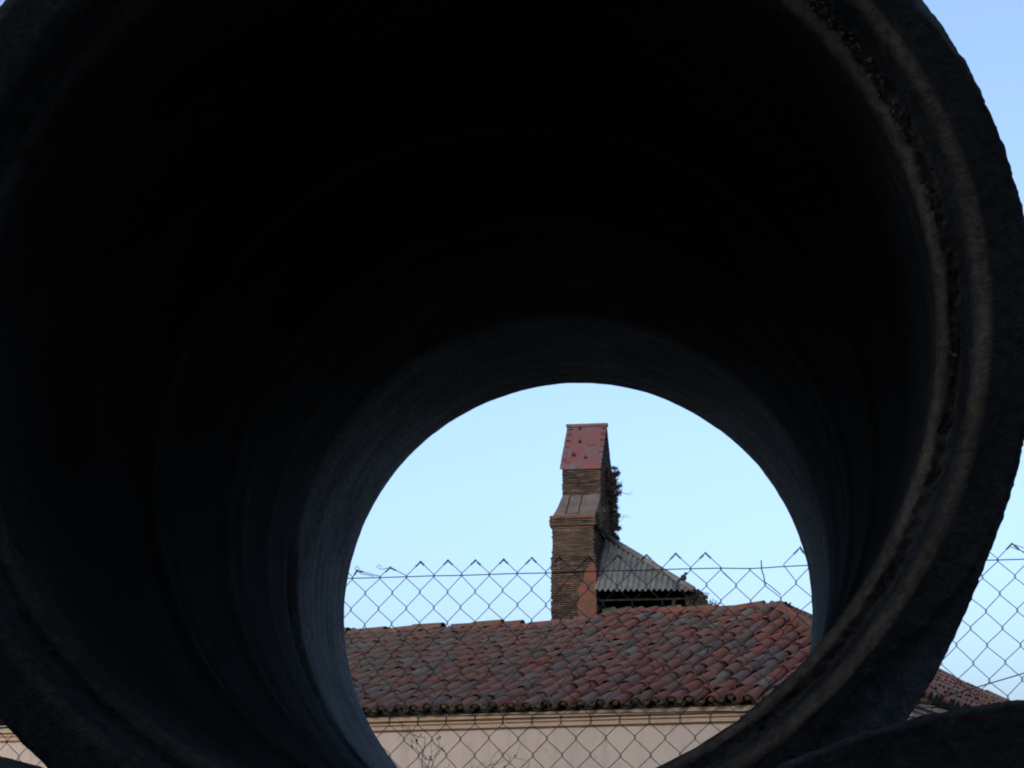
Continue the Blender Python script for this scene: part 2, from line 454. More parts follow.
for k in range(420):
    a = random.gauss(52, 24)
    if not -45 < a < 125: continue
    th = R(a); rr = RB + random.uniform(0.006, 0.024); t = 0.046 + random.uniform(-0.003, 0.003)
    s = random.choice([0.0008, 0.0011, 0.0015, 0.0021]) * random.uniform(0.7, 1.3)
    ico(s, (rr * math.cos(th), t, rr * math.sin(th)), (random.uniform(.6, 1.5), random.uniform(.6, 1.2), random.uniform(.6, 1.5)), cr)
crumbs = cr.data('mortar_crumbs', [M_PASTE])

AXYAW = 5.72
def place_pipe(x, y, z, spin, label):
    t = thing('concrete_pipe', label, 'pipe', (x, y, z), (0, 0, R(-AXYAW)), 'large concrete pipes stacked by the fence')
    o = link('barrel', barrel, t); o.rotation_euler = (0, R(spin), 0)
    c = link('mortar_crumbs', crumbs, t, kind='stuff'); c.rotation_euler = (0, R(spin), 0)
    return t
PX, PY, PZ = -0.076, 1.719, 1.611
ax = Vector((math.sin(R(AXYAW)), math.cos(R(AXYAW)), 0)); rt = Vector((ax.y, -ax.x, 0))
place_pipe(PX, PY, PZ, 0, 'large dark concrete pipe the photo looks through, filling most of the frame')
q = Vector((PX, PY, 0)) + rt * 0.535 - ax * 0.42
place_pipe(q.x, q.y, 0.588, 95, 'lower concrete pipe whose dark rim rises in the bottom right corner')
q = Vector((PX, PY, 0)) - rt * 0.525 - ax * 0.30
place_pipe(q.x, q.y, 0.59, 200, 'lower concrete pipe just showing in the bottom left corner below the big one')

# ------------------------------------------------------------------ chain-link fence
FY = 14.0
fe = thing('chain_link_fence', 'rusty chain link fence with bent twisted wire tips behind the concrete pipe', 'fence', (0.16, 4.35, 0), (0, 0, R(-FY)))
P = 0.0713; HV = 0.0392; S0 = 0.277       # row 0 crossings at S0 + k*P, sitting on the top tension wire
def wz(s): return 1.786 - 0.0125 * (s + 0.52) - 0.004 * math.exp(-((s - 0.42) / 0.06) ** 2)
def node(c, row):
    """c = half-pitch column index (c even <-> even rows), row -1 = tips"""
    s = S0 + c * P / 2
    z = wz(s) - row * HV
    j = 0.0036
    s += j * noise.noise(Vector((c * 1.7, row * 2.3, 0))) ; z += j * noise.noise(Vector((c * 2.1, row * 1.9, 7)))
    if row >= 10: z -= 0.007
    elif row == 9: z -= 0.003
    if row == -1: z -= 0.002
    fix = OV.get((c, row))
    if fix: s, z = fix
    return Vector((s, 0, z))
# columns:  c=0 -> s .277 (px 691); tips at odd c: c=-1 px 675, c=1 px 705
OV = {}
OV[(-23, -1)] = (-0.566, 1.806)
OV[(-21, -1)] = (-0.479, 1.810)
OV[(6, 0)] = (0.501, 1.776)
OV[(7, -1)] = (0.540, 1.816)
DROP = set()
def hook(p, side):   # small interlock: each wire bulges past its neighbour and to front/back
    return p
rows = list(range(-1, 42))
def wire(c):
    """wire strip between columns c and c+1"""
    pts = []; segs = []
    for row in rows:
        # node column on this row: parity of column must equal parity of row
        cc = c if (c - row) % 2 == 0 else c + 1
        removed = False
        if row == -1 and cc in (3, 5): removed = True            # two tips are missing here
        if row == -1 and cc == 7: pass
        if row == 0 and cc == 6 and c == 5: removed = True
        if removed:
            continue
        p = node(cc, row)
        sgn = 1 if cc == c + 1 else -1
        o = 0.0016
        pts.append((p, sgn, row, cc))
    poly = []
    for i, (p, sgn, row, cc) in enumerate(pts):
        if row == -1:
            poly.append(p); continue
        stretch = 0.008 if row == 9 else 0.0028
        # the wires hook round one another: short upright run at the crossing
        poly.append(p + Vector((sgn * 0.0006, 0.0018, stretch)))
        poly.append(p + Vector((sgn * 0.0019, -0.0002, 0)))
        poly.append(p + Vector((sgn * 0.0006, -0.0018, -stretch)))
    return poly
mw = 0
for c in range(-70, 37):
    mb = MB()
    pts = wire(c)
    mb.tube(pts, 0.00100, 5)
    # twisted tip: the neighbour's end wound round this one just below the point
    if (pts[0] - pts[1]).length < 0.08 and not (c in (2, 3, 4, 5)):
        a, b_ = pts[0], pts[1]
        d = (b_ - a)
        L = d.length
        if L > 0.01:
            dn = d.normalized(); u = dn.orthogonal().normalized(); v = dn.cross(u)
            n_t = 26; ln = random.uniform(0.011, 0.017); st = random.uniform(0.001, 0.006)
            hel = [a + dn * (st + ln * i / n_t) + (u * math.cos(i * 1.15) + v * math.sin(i * 1.15)) * 0.0022 for i in range(n_t)]
            mb.tube(hel, 0.0009, 4)
            # little knuckle loop over the very tip
            mb.tube([a + Vector((0.0022 * math.cos(k * PI / 4), 0.001, 0.0022 * math.sin(k * PI / 4))) for k in range(9)], 0.001, 4)
    mb.build('mesh_wire', M_WIRE, fe, True)
    mw += 1
# bent and broken ends around the gap in the tips
def extra(name, pts, r=0.0011):
    mb = MB(); mb.tube([Vector((a, -0.002, b_)) for a, b_ in pts], r, 5); return mb.build(name, M_WIRE, fe, True)
extra('bent_wire', [(0.453, 1.737), (0.4515, 1.752), (0.447, 1.766), (0.447, 1.785), (0.4465, 1.789)], 0.0015)
extra('bent_wire', [(0.453, 1.737), (0.466, 1.727), (0.480, 1.714), (0.490, 1.705)])
extra('bent_wire', [(0.348, 1.775), (0.352, 1.767), (0.361, 1.757), (0.383, 1.736)])
extra('bent_wire', [(-0.5, 1.812), (-0.509, 1.818), (-0.515, 1.814), (-0.508, 1.809), (-0.498, 1.806), (-0.484, 1.809)], 0.0008)
extra('bent_wire', [(-0.566, 1.804), (-0.572, 1.812), (-0.565, 1.817), (-0.560, 1.811), (-0.566, 1.804), (-0.556, 1.797), (-0.54, 1.794), (-0.52, 1.789)], 0.0009)
extra('bent_wire', [(1.02, 1.797), (1.034, 1.79), (1.05, 1.783), (1.058, 1.788), (1.046, 1.794), (1.031, 1.8), (1.022, 1.803), (1.02, 1.797)], 0.0009)
# tension wires
for zz, dr in ((0, 0), (-0.345, 1), (-1.0, 1)):
    mb = MB()
    pts = []
    for i in range(120):
        s = -2.35 + i * 0.0334
        pts.append(Vector((s, 0.0005 * math.sin(i * 2.2), wz(s) * (1 if not dr else 1) + zz + 0.0012 * noise.noise(Vector((s * 9, zz, 0))) + (0.008 * (s + 0.5) if dr else 0))))
    mb.tube(pts, 0.0013, 5)
    mb.build('tension_wire', M_WIRE, fe, True)
mb = MB(); mb.tube([(0.60, -0.01, 1.38), (0.763, -0.012, 1.435), (0.9, -0.012, 1.470), (1.028, -0.012, 1.505), (1.35, -0.01, 1.62)], 0.0014, 5)
mb.build('slack_wire', M_WIRE, fe, True)
# posts at the ends
for s in (-2.35, 1.62):
    mb = MB(); mb.tube([(s, 0.02, -0.1), (s, 0.02, 1.86)], 0.024, 12); mb.tube([(s, 0.02, 1.86), (s, 0.02, 1.875)], 0.027, 12)
    mb.build('post', M_POST, fe, True)

# ------------------------------------------------------------------ long low building with hipped tile roof
BPSI = 28.0
BL = thing('tile_roofed_building', 'low pink rendered building with hipped mossy clay tile roof behind the fence', 'building', (4.24, 19.04, 0), (0, 0, R(-BPSI)))
ZE0, ZE1 = 2.94, 0.0165            # eave height at the right corner and how much it gains per metre to the left
WR, HA = 4.6, 3.14                  # ridge distance inward, hip run
ZA = 4.66
XL = -13.0
W2 = 13.0
def zeave(x): return ZE0 - 0.16 * 0 - ZE1 * x
def zroof(x, y):     # front slope surface
    k = (ZA - ZE0) / WR
    zr = ZA + 0.0175 * (-x - HA)
    z = zeave(x) + (zr - zeave(x)) * y / WR
    z -= (0.065 * math.exp(-((x + 7.6) / 1.6) ** 2) + 0.05 * math.exp(-((x + 10.2) / 1.2) ** 2) - 0.03 * math.exp(-((x + 5.4) / 0.6) ** 2)) * (y / WR) ** 2
    z += 0.03 * noise.noise(Vector((x * 0.8, y * 0.8, 3))) * min(1, y / 0.5)
    return z
def zend(u, v):      # end slope: u inward from the end eave, v along it
    return ZE0 + (ZA - ZE0) * u / HA
# walls
OV_ = 0.11
wb = MB()
wb.box(XL, -OV_, OV_, OV_ + 0.35, -0.05, 2.70)
wb.box(-OV_ - 0.35, -OV_, OV_ + 0.352, W2 - OV_, -0.05, 2.70)
wb.box(XL, -OV_ - 0.352, W2 - OV_ - 0.35, W2 - OV_, -0.05, 2.70)
wb.build('wall', M_WALL, BL)
def cornice(y_out, z0, z1, m, name):
    mb = MB()
    xs = [XL + i * (0 - XL - OV_ + y_out) / 26 for i in range(27)]
    # a slightly uneven moulding following the sagging eave
    V = []
    for x in xs:
        dz = -ZE1 * x * 0.9
        for (yy, zz) in ((OV_ - y_out, z0 + dz), (OV_ - y_out, z1 + dz), (OV_ + 0.02, z1 + dz), (OV_ + 0.02, z0 + dz)):
            V.append((x, yy, zz))
    n = len(xs); F = [(3, 2, 1, 0), tuple((n - 1) * 4 + k for k in range(4))]
    for i in range(n - 1):
        F += [(i * 4 + k, i * 4 + (k + 1) % 4, (i + 1) * 4 + (k + 1) % 4, (i + 1) * 4 + k) for k in range(4)]
    mb.add(V, F)
    mb.box(-OV_ - 0.02, -OV_ + y_out, OV_ + 0.022, W2 - OV_, z0, z1)
    return mb.build(name, m, BL)
for (yo, z0, z1, m, nm) in ((0.026, 2.722, 2.734, M_CEDGE, 'cornice_edge'), (0.030, 2.734, 2.782, M_CORN, 'cornice'), (0.043, 2.782, 2.789, M_CEDGE, 'cornice_edge'),
                            (0.048, 2.789, 2.822, M_CORN, 'cornice'), (0.070, 2.822, 2.835, M_CEDGE, 'cornice_edge'), (0.080, 2.835, 2.895, M_CORN, 'cornice')):
    cornice(yo, z0, z1, m, nm)
wb = MB()
zt = lambda x: 2.925 - ZE1 * 0.9 * x
wb.prism([Vector((XL, OV_ + 0.001, 2.70)), Vector((-OV_ - 0.002, OV_ + 0.001, 2.70)), Vector((-OV_ - 0.002, OV_ + 0.001, zt(0))), Vector((XL, OV_ + 0.001, zt(XL)))], Vector((0, 0.3, 0)))
wb.box(-OV_ - 0.3, -OV_ - 0.004, OV_ + 0.302, W2 - OV_, 2.70, 2.86)
wb.build('wall_head', M_WALL, BL)

# roof deck (mortar bed) under the tiles
mb = MB()
nx, ny = 60, 10
V = []
for j in range(ny + 1):
    for i in range(nx + 1):
        y = WR * j / ny
        x1 = -HA * y / WR; x = XL + (x1 - XL) * i / nx
        V.append((x, y, zroof(x, y) - 0.035))
F = [(j * (nx + 1) + i, j * (nx + 1) + i + 1, (j + 1) * (nx + 1) + i + 1, (j + 1) * (nx + 1) + i) for j in range(ny) for i in range(nx)]
mb.add(V, F)
zb = ZA
mb.add([(0, 0, ZE0 - 0.035), (0, W2, ZE0 - 0.035), (-HA, W2 - WR, ZA - 0.035), (-HA, WR, ZA - 0.035)], [(0, 1, 2, 3)])
yr = WR
mb.add([(-HA, WR, ZA - 0.035), (XL, WR, zroof(XL, WR) - 0.035), (XL, W2, ZE0), (-HA, W2 - WR, ZA - 0.035), (0, W2, ZE0)], [(0, 1, 2, 3), (3, 2, 4)])
# eave soffit
mb.add([(XL, 0.03, zeave(XL) - 0.04), (0, 0.03, ZE0 - 0.04), (0, OV_ + 0.2, ZE0 - 0.04), (XL, OV_ + 0.2, zeave(XL) - 0.04)], [(0, 3, 2, 1)])
mb.add([(-0.03, 0, ZE0 - 0.04), (-0.03, W2, ZE0 - 0.04), (-OV_ - 0.2, W2, ZE0 - 0.06), (-OV_ - 0.2, 0, ZE0 - 0.06)], [(0, 3, 2, 1)])
roof = mb.build('roof', M_MOSS, BL)

def tile_geo(L, w0, w1, h, th, seg=6):
    """cover tile: y runs up the slope, wide end (w0) at y=0; hollow half cone"""
    V = []
    for (dr) in (0, -th):
        for (y, wd) in ((0, w0), (L, w1)):
            for k in range(seg + 1):
                a = PI * k / seg
                V.append(((wd / 2 + dr) * math.cos(a), y, (h * wd / w0 + dr) * math.sin(a)))
    n = seg + 1
    F = [(k, k + 1, n + k + 1, n + k) for k in range(seg)]
    # inner shell and separate rim vertices keep the outside smooth and the ends crisp
    F += [(2 * n + k, 3 * n + k, 3 * n + k + 1, 2 * n + k + 1) for k in range(seg)]
    b0 = len(V)
    V += [V[k] for k in range(n)] + [V[2 * n + k] for k in range(n)]
    F += [(b0 + k, b0 + n + k, b0 + n + k + 1, b0 + k + 1) for k in range(seg)]
    return V, F
TV, TF = tile_geo(0.46, 0.175, 0.135, 0.075, 0.014)
tile_me = []
for v_ in range(5):
    rr = random.Random(v_)
    vv = [Vector(p) for p in TV]
    for p in vv:
        p.x += 0.004 * noise.noise(Vector((p.x * 9, p.y * 7, v_ * 5.0))); p.z += 0.006 * noise.noise(Vector((p.x * 8, p.y * 6, v_ * 3.0 + 9)))
        p.y += 0.010 * noise.noise(Vector((p.x * 14, 0 if p.y < 0.2 else 3, v_ * 7.0)))
    tile_me.append(meshdata('roof_tile', vv, TF, M_TILE, smooth=True))

def frame(o, up, side):
    up = up.normalized(); nrm = side.cross(up).normalized(); side = up.cross(nrm).normalized()
    M = Matrix((side, up, nrm)).transposed().to_4x4(); M.translation = o
    return M
PITCHX = 0.225; EXPO = 0.372
front, endt, chan = [], [], MB()
rg = random.Random(11)
ncol = int((0 - XL) / PITCHX)
for ci in range(ncol + 1):
    x = -0.06 - ci * PITCHX
    coldrift = 0.02 * noise.noise(Vector((ci * 0.6, 0, 0)))
    coldy = rg.uniform(-0.06, 0.06)
    nrow = int(WR / EXPO) + 1
    for r_ in range(nrow):
        y = -0.05 + r_ * EXPO + (coldy if r_ else coldy * 0.3) + rg.uniform(-0.025, 0.025)
        if x > -HA * (y + 0.15) / WR - 0.02 or y > WR - 0.18: continue
        xx = x + coldrift + rg.gauss(0, 0.010) + 0.03 * noise.noise(Vector((x * 0.5, y * 0.7, 20)))
        yc = max(y, 0.0)
        o = Vector((xx, y, zroof(xx, yc) + (y - yc) * 0.37 + 0.022 + rg.gauss(0, 0.005)))
        o2 = Vector((xx, y + 0.46, zroof(xx, y + 0.46) - 0.004 + 0.012))
        up = (o2 - o) + Vector((rg.gauss(0, 0.016), 0, 0))
        side = Vector((1, 0, rg.gauss(0, 0.06) + ZE1))
        M = frame(o, up, side)
        front.append((M, r_, ci))
        # channel tile between this column and the next
    for r_ in range(nrow):
        y = -0.08 + r_ * EXPO
        xc = x - PITCHX / 2
        if xc > -HA * (y + 0.1) / WR - 0.02 or y > WR - 0.2: continue
        yc = max(y, 0)
        o = Vector((xc + rg.gauss(0, 0.006), y, zroof(xc, yc) + (y - yc) * 0.37 + 0.044))
        o2 = Vector((xc, y + 0.46, zroof(xc, y + 0.46) + 0.030))
        M = frame(o, o2 - o, Vector((1, 0, 0)))
        k = 5
        V = []
        for (yy, wd) in ((0, 0.15), (0.46, 0.19)):
            for q_ in range(k + 1):
                a = PI + PI * q_ / k
                V.append(M @ Vector((wd / 2 * math.cos(a), yy, 0.07 * math.sin(a))))
        chan.add(V, [(q_, q_ + 1, k + 2 + q_, k + 1 + q_) for q_ in range(k)])
# end (hip) slope
nv = int(W2 / PITCHX)
for ci in range(nv):
    v = 0.08 + ci * PITCHX
    for r_ in range(int(HA / EXPO) + 1):
        u = -0.05 + r_ * EXPO + rg.uniform(-0.03, 0.03)
        if v < WR * (u + 0.2) / HA + 0.02 or v > W2 - WR * (u + 0.2) / HA or u > HA - 0.2: continue
        o = Vector((-u, v + rg.gauss(0, 0.01), zend(u, v) + 0.026 + rg.gauss(0, 0.005)))
        o2 = Vector((-u - 0.45, v + rg.gauss(0, 0.015), zend(u + 0.45, v) + 0.012))
        M = frame(o, o2 - o, Vector((0, 1, rg.gauss(0, 0.05))))
        endt.append((M, r_, ci))
BM = Matrix.Translation(BL.location) @ Matrix.Rotation(R(-BPSI), 4, 'Z')
pr = R(PITCH)
def project(p):
    X = p - Vector((0, 0, CAM_H)); z = X.y * math.cos(pr) + X.z * math.sin(pr); v_ = -X.y * math.sin(pr) + X.z * math.cos(pr)
    return 512 + 1800 * X.x / z, 384 - 1800 * v_ / z, z
def seen(p):
    x, y, z = project(p)
    return ((x - 578) ** 2 + (y - 618) ** 2 < 238 ** 2) or (x > 905 and y > 655 and x < 1030)
allt = [(M, k) for k, L_ in ((0, front), (1, endt)) for (M, r_, ci) in L_]
vis = sorted([(project(BM @ M.translation)[2], i) for i, (M, k) in enumerate(allt) if seen(BM @ M.translation)])
single = set(i for _, i in vis[:300])
bpy.context.view_layer.update()
mass = MB()
for i, (M, k) in enumerate(allt):
    if i in single:
        o = link('roof_tile', tile_me[rg.randrange(5)], roof)
        sc_ = rg.uniform(0.94, 1.07)
        o.matrix_local = M @ Matrix.Diagonal((sc_, 1.0, rg.uniform(0.9, 1.12), 1))
    else:
        d = tile_me[rg.randrange(5)]
        mass.add([M @ v.co for v in d.vertices], [tuple(p.vertices) for p in d.polygons])
o = mass.build('tile_field', M_TILES, roof, True, 'stuff')
o = chan.build('channel_tiles', M_CHAN, roof, True, 'stuff')
# mossy mortar plugs under the eave tiles
mb = MB()
for (M, r_, ci) in front:
    if r_ == 0:
        c = M @ Vector((0, 0.03, 0.02))
        ico(0.044, c, (1.25, 0.8, 0.85), mb)
        ico(0.04, c + Vector((-PITCHX / 2, 0.0, -0.035)), (1.3, 0.8, 0.7), mb)
for (M, r_, ci) in endt:
    if r_ == 0: ico(0.06, M @ Vector((0, 0.04, 0.02)), (0.8, 1.25, 0.85), mb)
mb.build('mortar_plugs', M_MOSS, roof, True, 'stuff')
# ridge and hip tiles, each its own part
RV, RF = tile_geo(0.50, 0.27, 0.22, 0.105, 0.016)
ridge_me = []
for v_ in range(4):
    vv = [Vector(p) for p in RV]
    for p in vv:
        p.z += 0.016 * noise.noise(Vector((p.x * 6, p.y * 5, v_ * 3.0 + 40))); p.x += 0.008 * noise.noise(Vector((p.x * 9, p.y * 7, v_ * 5.0)))
    ridge_me.append(meshdata('ridge_tile', vv, RF, M_RIDGE if v_ == 1 else M_TILE, smooth=True))
def ridge_run(a, b_, step, name='ridge_tile', lift=0.0, width=0.9, zf=None):
    a = Vector(a); b_ = Vector(b_); L = (b_ - a).length; d = (b_ - a).normalized(); n = int(L / step)
    mbm = MB()
    for i in range(n):
        p = a + d * (i * step)
        if zf: p.z = zf(p.x, p.y)
        p0 = p.copy()
        p += Vector((rg.gauss(0, 0.012), rg.gauss(0, 0.012), lift + rg.gauss(0, 0.012)))
        side = d.cross(Vector((0, 0, 1))).normalized()
        up = d + Vector((rg.gauss(0, 0.02), rg.gauss(0, 0.02), 0.06 + rg.gauss(0, 0.035)))
        M = frame(p, up, side)
        o = link(name, ridge_me[rg.randrange(4)], roof)
        o.matrix_local = M @ Matrix.Diagonal((width * rg.uniform(.92, 1.08), 1, rg.uniform(0.85, 1.1), 1))
        for s in (-1, 1):
            for q_ in range(4):
                ico(rg.uniform(0.035, 0.06), p + d * (q_ * step / 4) + side * s * 0.125 * width + Vector((0, 0, -0.055)), (1.3, 1.3, 0.6), mbm)
    return mbm
mm = MB()
xa = -HA
A = (xa, WR, zroof(xa, WR))
for run in ((( XL, WR, zroof(XL, WR)), A, 0.34, 'ridge_tile', -0.02, 0.9, zroof), ((0.0, 0.0, ZE0 + 0.01), A, 0.31, 'ridge_tile', -0.03, 0.72), ((0.0, W2, ZE0), (-HA, W2 - WR, ZA), 0.4), ((-HA, W2 - WR, ZA), A, 0.4)):
    m_ = ridge_run(*run)
    mm.add(m_.V, m_.F)
mm.build('ridge_mortar', M_MOSS, roof, True, 'stuff')

# ------------------------------------------------------------------ bell gable (brick tower)
TP = 9.0
TW = thing('brick_bell_gable', 'weathered brick bell gable with red sloped cap rising above the tile roof', 'tower', (2.66, 56.0, 0), (0, 0, R(-TP)))
BK_H = 0.07
rb = random.Random(5)
bk = MB()
def courses(x0, x1, y0, y1, z0, z1, faces='FRLB', proud=0.0, jag=0.03, hole=None):
    """thin brick courses laid round a rectangular core; hole(face, a, z) -> True where nothing is laid"""
    z = z0; row = 0
    while z < z1 - 0.02:
        h = min(BK_H, z1 - z) - 0.022
        for fc in faces:
            a0, a1 = (x0, x1) if fc in 'FB' else (y0, y1)
            a = a0 - (0.14 if row % 2 else 0)
            while a < a1:
                b0, b1 = max(a, a0), min(a + 0.27, a1)
                a += 0.285
                if b1 - b0 < 0.04: continue
                if hole and hole(fc, (b0 + b1) / 2, z + h / 2): continue
                if rb.random() < 0.035: continue
                pr_ = proud + rb.uniform(-0.4, 1) * jag
                edge = rb.uniform(-1, 1) * jag * 0.9
                if b0 <= a0 + 1e-6: b0 -= max(0, edge) + proud
                if b1 >= a1 - 1e-6: b1 += max(0, edge) + proud
                if fc == 'F': bk.box(b0, b1, y0 - pr_ - 0.02, y0 + 0.10, z, z + h, jit=0.006)
                elif fc == 'B': bk.box(b0, b1, y1 - 0.10, y1 + pr_ + 0.02, z, z + h, jit=0.006)
                elif fc == 'L': bk.box(x0 - pr_ - 0.02, x0 + 0.10, b0, b1, z, z + h, jit=0.006)
                else: bk.box(x1 - 0.10, x1 + pr_ + 0.02, b0, b1, z, z + h, jit=0.006)
        z += BK_H; row += 1
SX0, SX1 = -1.42, -0.08
core = MB()
core.box(SX0 + 0.02, SX1 - 0.02, 0.02, 6.98, 0, 12.2)
courses(SX0 + 0.02, SX1 + 0.02, 0, 7, 8.6, 10.95, proud=0.02)
courses(SX0 + 0.04, SX1 - 0.02, 0.03, 6.97, 10.95, 11.95)
courses(SX0 - 0.01, SX1 + 0.02, 0, 7, 11.95, 12.2, proud=0.03)
# neck, pierced by the bell arch on its broad faces
NX0, NX1, NY0, NY1 = -1.24, -0.02, 1.5, 5.5
AY, AR, AZ0, AZS = 3.5, 0.85, 12.95, 13.75
def arch(fc, a, z):
    if fc in 'FB': return False
    if abs(a - AY) > AR + 0.1: return False
    if z < AZ0: return False
    if z < AZS: return abs(a - AY) < AR + 0.05
    return (a - AY) ** 2 + (z - AZS) ** 2 < (AR + 0.05) ** 2
def gab(fc, a, z):
    if arch(fc, a, z): return True
    if fc in 'RL' and z > 14.2: return (z - 14.2) > (2.0 - abs(a - 3.5)) * 0.97 - 0.05
    return False
core.box(NX0 + 0.03, NX1 - 0.03, NY0 + 0.03, AY - AR, 12.2, 14.2)
core.box(NX0 + 0.03, NX1 - 0.03, AY + AR, NY1 - 0.03, 12.2, 14.2)
core.box(NX0 + 0.03, NX1 - 0.03, AY - AR + 0.001, AY + AR - 0.001, 12.2, AZ0)
# spandrel above the arch inside the gable
prof_ = [Vector((NX0 + 0.03, AY - AR, 14.201))] if False else []
up_ = [(NY0 + 0.03, 14.2), (AY, 16.08), (NY1 - 0.03, 14.2)]
arc_ = [(AY + AR * math.cos(t), AZS + AR * math.sin(t)) for t in [R(q_) for q_ in range(0, 181, 12)]]
pl = [(AY - AR, 14.2)] + [(y, z) for y, z in reversed(arc_)] + [(AY + AR, 14.2), (NY1 - 0.03, 14.201), (AY, 16.08), (NY0 + 0.03, 14.201)]
def upper(y): return 14.2 + (2.0 - abs(y - AY)) * 0.95 - 0.03
ys = [AY - AR + 2 * AR * i / 16 for i in range(17)]
for i in range(16):
    ya, yb_ = ys[i], ys[i + 1]
    za = AZS + math.sqrt(max(0, AR ** 2 - (ya - AY) ** 2)); zb_ = AZS + math.sqrt(max(0, AR ** 2 - (yb_ - AY) ** 2))
    core.prism([Vector((NX0 + 0.03, ya, za)), Vector((NX0 + 0.03, yb_, zb_)), Vector((NX0 + 0.03, yb_, upper(yb_))), Vector((NX0 + 0.03, ya, upper(ya)))], Vector((NX1 - NX0 - 0.06, 0, 0)))
for (ya, yb_) in ((NY0 + 0.03, AY - AR), (AY + AR, NY1 - 0.03)):
    core.prism([Vector((NX0 + 0.03, ya, 14.15)), Vector((NX0 + 0.03, yb_, 14.15)), Vector((NX0 + 0.03, yb_, upper(yb_))), Vector((NX0 + 0.03, ya, upper(ya)))], Vector((NX1 - NX0 - 0.06, 0, 0)))
courses(NX0, NX1, NY0, NY1, 13.1, 14.16, faces='FB', jag=0.03)
courses(NX0, NX1, NY0, NY1, 12.25, 16.0, faces='RL', jag=0.02, hole=gab)
# brick ring of the arch
for sx in (NX1,):
    for k in range(15):
        a = R(k * 12 + 6)
        c = Vector((sx - 0.05, AY + (AR + 0.1) * math.cos(a), AZS + (AR + 0.1) * math.sin(a)))
        Mx = Matrix.Translation(c) @ Matrix.Rotation(a, 4, 'X')
        bk.box(-0.06, 0.09, -0.11, 0.11, -0.035, 0.035, M=Mx, jit=0.004)
core.build('core', M_MORTAR, TW)
bk.build('brick_courses', M_BRICK, TW, kind='stuff')
# rendered shoulders between shaft and neck
sh = MB()
def shoulder(ya, yb_):
    V = []
    n = 14
    for j in range(n + 1):
        f = j / n
        y = ya + (yb_ - ya) * f
        z = 12.24 + 1.02 * (f ** 1.15)
        xl = SX0 + 0.0 + (NX0 - 0.015 - SX0) * (f ** 0.8); xr = SX1 + 0.03 + (NX1 + 0.015 - SX1 - 0.03) * f
        for i in range(9):
            x = xl + (xr - xl) * i / 8
            V.append((x, y, z + 0.015 * noise.noise(Vector((x * 3, y * 3, 1)))))
    F = [(j * 9 + i, j * 9 + i + 1, (j + 1) * 9 + i + 1, (j + 1) * 9 + i) for j in range(n) for i in range(8)]
    k = len(V)
    for j in range(n + 1):      # side skirts
        V.append((V[j * 9][0], V[j * 9][1], 12.17)); V.append((V[j * 9 + 8][0], V[j * 9 + 8][1], 12.17))
    for j in range(n):
        F.append((j * 9, (j + 1) * 9, k + (j + 1) * 2, k + j * 2)); F.append((j * 9 + 8, k + j * 2 + 1, k + (j + 1) * 2 + 1, (j + 1) * 9 + 8))
    F.append(tuple([0, k, k + 1, 8] + [7, 6, 5, 4, 3, 2, 1]))
    sh.add(V, F)
shoulder(-0.04, 1.52); sh.build('rendered_shoulder', M_RENDER, TW)
sh = MB(); shoulder(7.04, 5.48); sh.build('rendered_shoulder', M_RENDER, TW)
# cracks: dark joints standing between the render slabs
ck = MB()
def shz(y): f = (y + 0.04) / 1.56; return 12.24 + 1.02 * (max(f, 0) ** 1.15)
for xk, ya, yb_ in ((-1.00, 0.25, 1.46), (-0.60, 0.25, 1.5)):
    n = 8; V = []
    for i in range(n + 1):
        y = ya + (yb_ - ya) * i / n; dx = 0.012 * math.sin(i * 1.7)
        for sx in (-0.02, 0.02): V.append((xk + dx + sx, y, shz(y) + 0.014))
    ck.add(V, [(2 * i, 2 * i + 1, 2 * i + 3, 2 * i + 2) for i in range(n)])
ck.box(-1.02, -0.58, 0.20, 0.26, shz(0.22) - 0.01, shz(0.22) + 0.02)
ck.build('crack_line', M_DARKWOOD, TW)
lg = MB(); lg.box(SX0 - 0.05, SX1 + 0.05, -0.06, 0.3, 12.195, 12.26, jit=0.008); lg.box(SX0 - 0.045, SX0 + 0.2, 0.3, 7.05, 12.195, 12.25, jit=0.008)
lg.build('ledge', M_PLASTER, TW)
# red patch of plaster left on the shaft's front, ragged outline
pp = [(-0.42, 8.6), (-0.55, 9.0), (-0.62, 9.35), (-0.55, 9.6), (-0.60, 9.9), (-0.44, 10.15), (-0.36, 10.45), (-0.22, 10.62), (-0.10, 10.72), (-0.04, 10.6), (-0.04, 8.6)]
pm = MB(); V = [Vector((x + rb.gauss(0, 0.02), -0.085, z)) for x, z in pp]; pm.prism(V, Vector((0, 0.08, 0)))
pm.box(-0.06, -0.015, -0.084, 0.5, 8.6, 10.55)
pm.build('plaster_patch', M_PLASTER, TW)
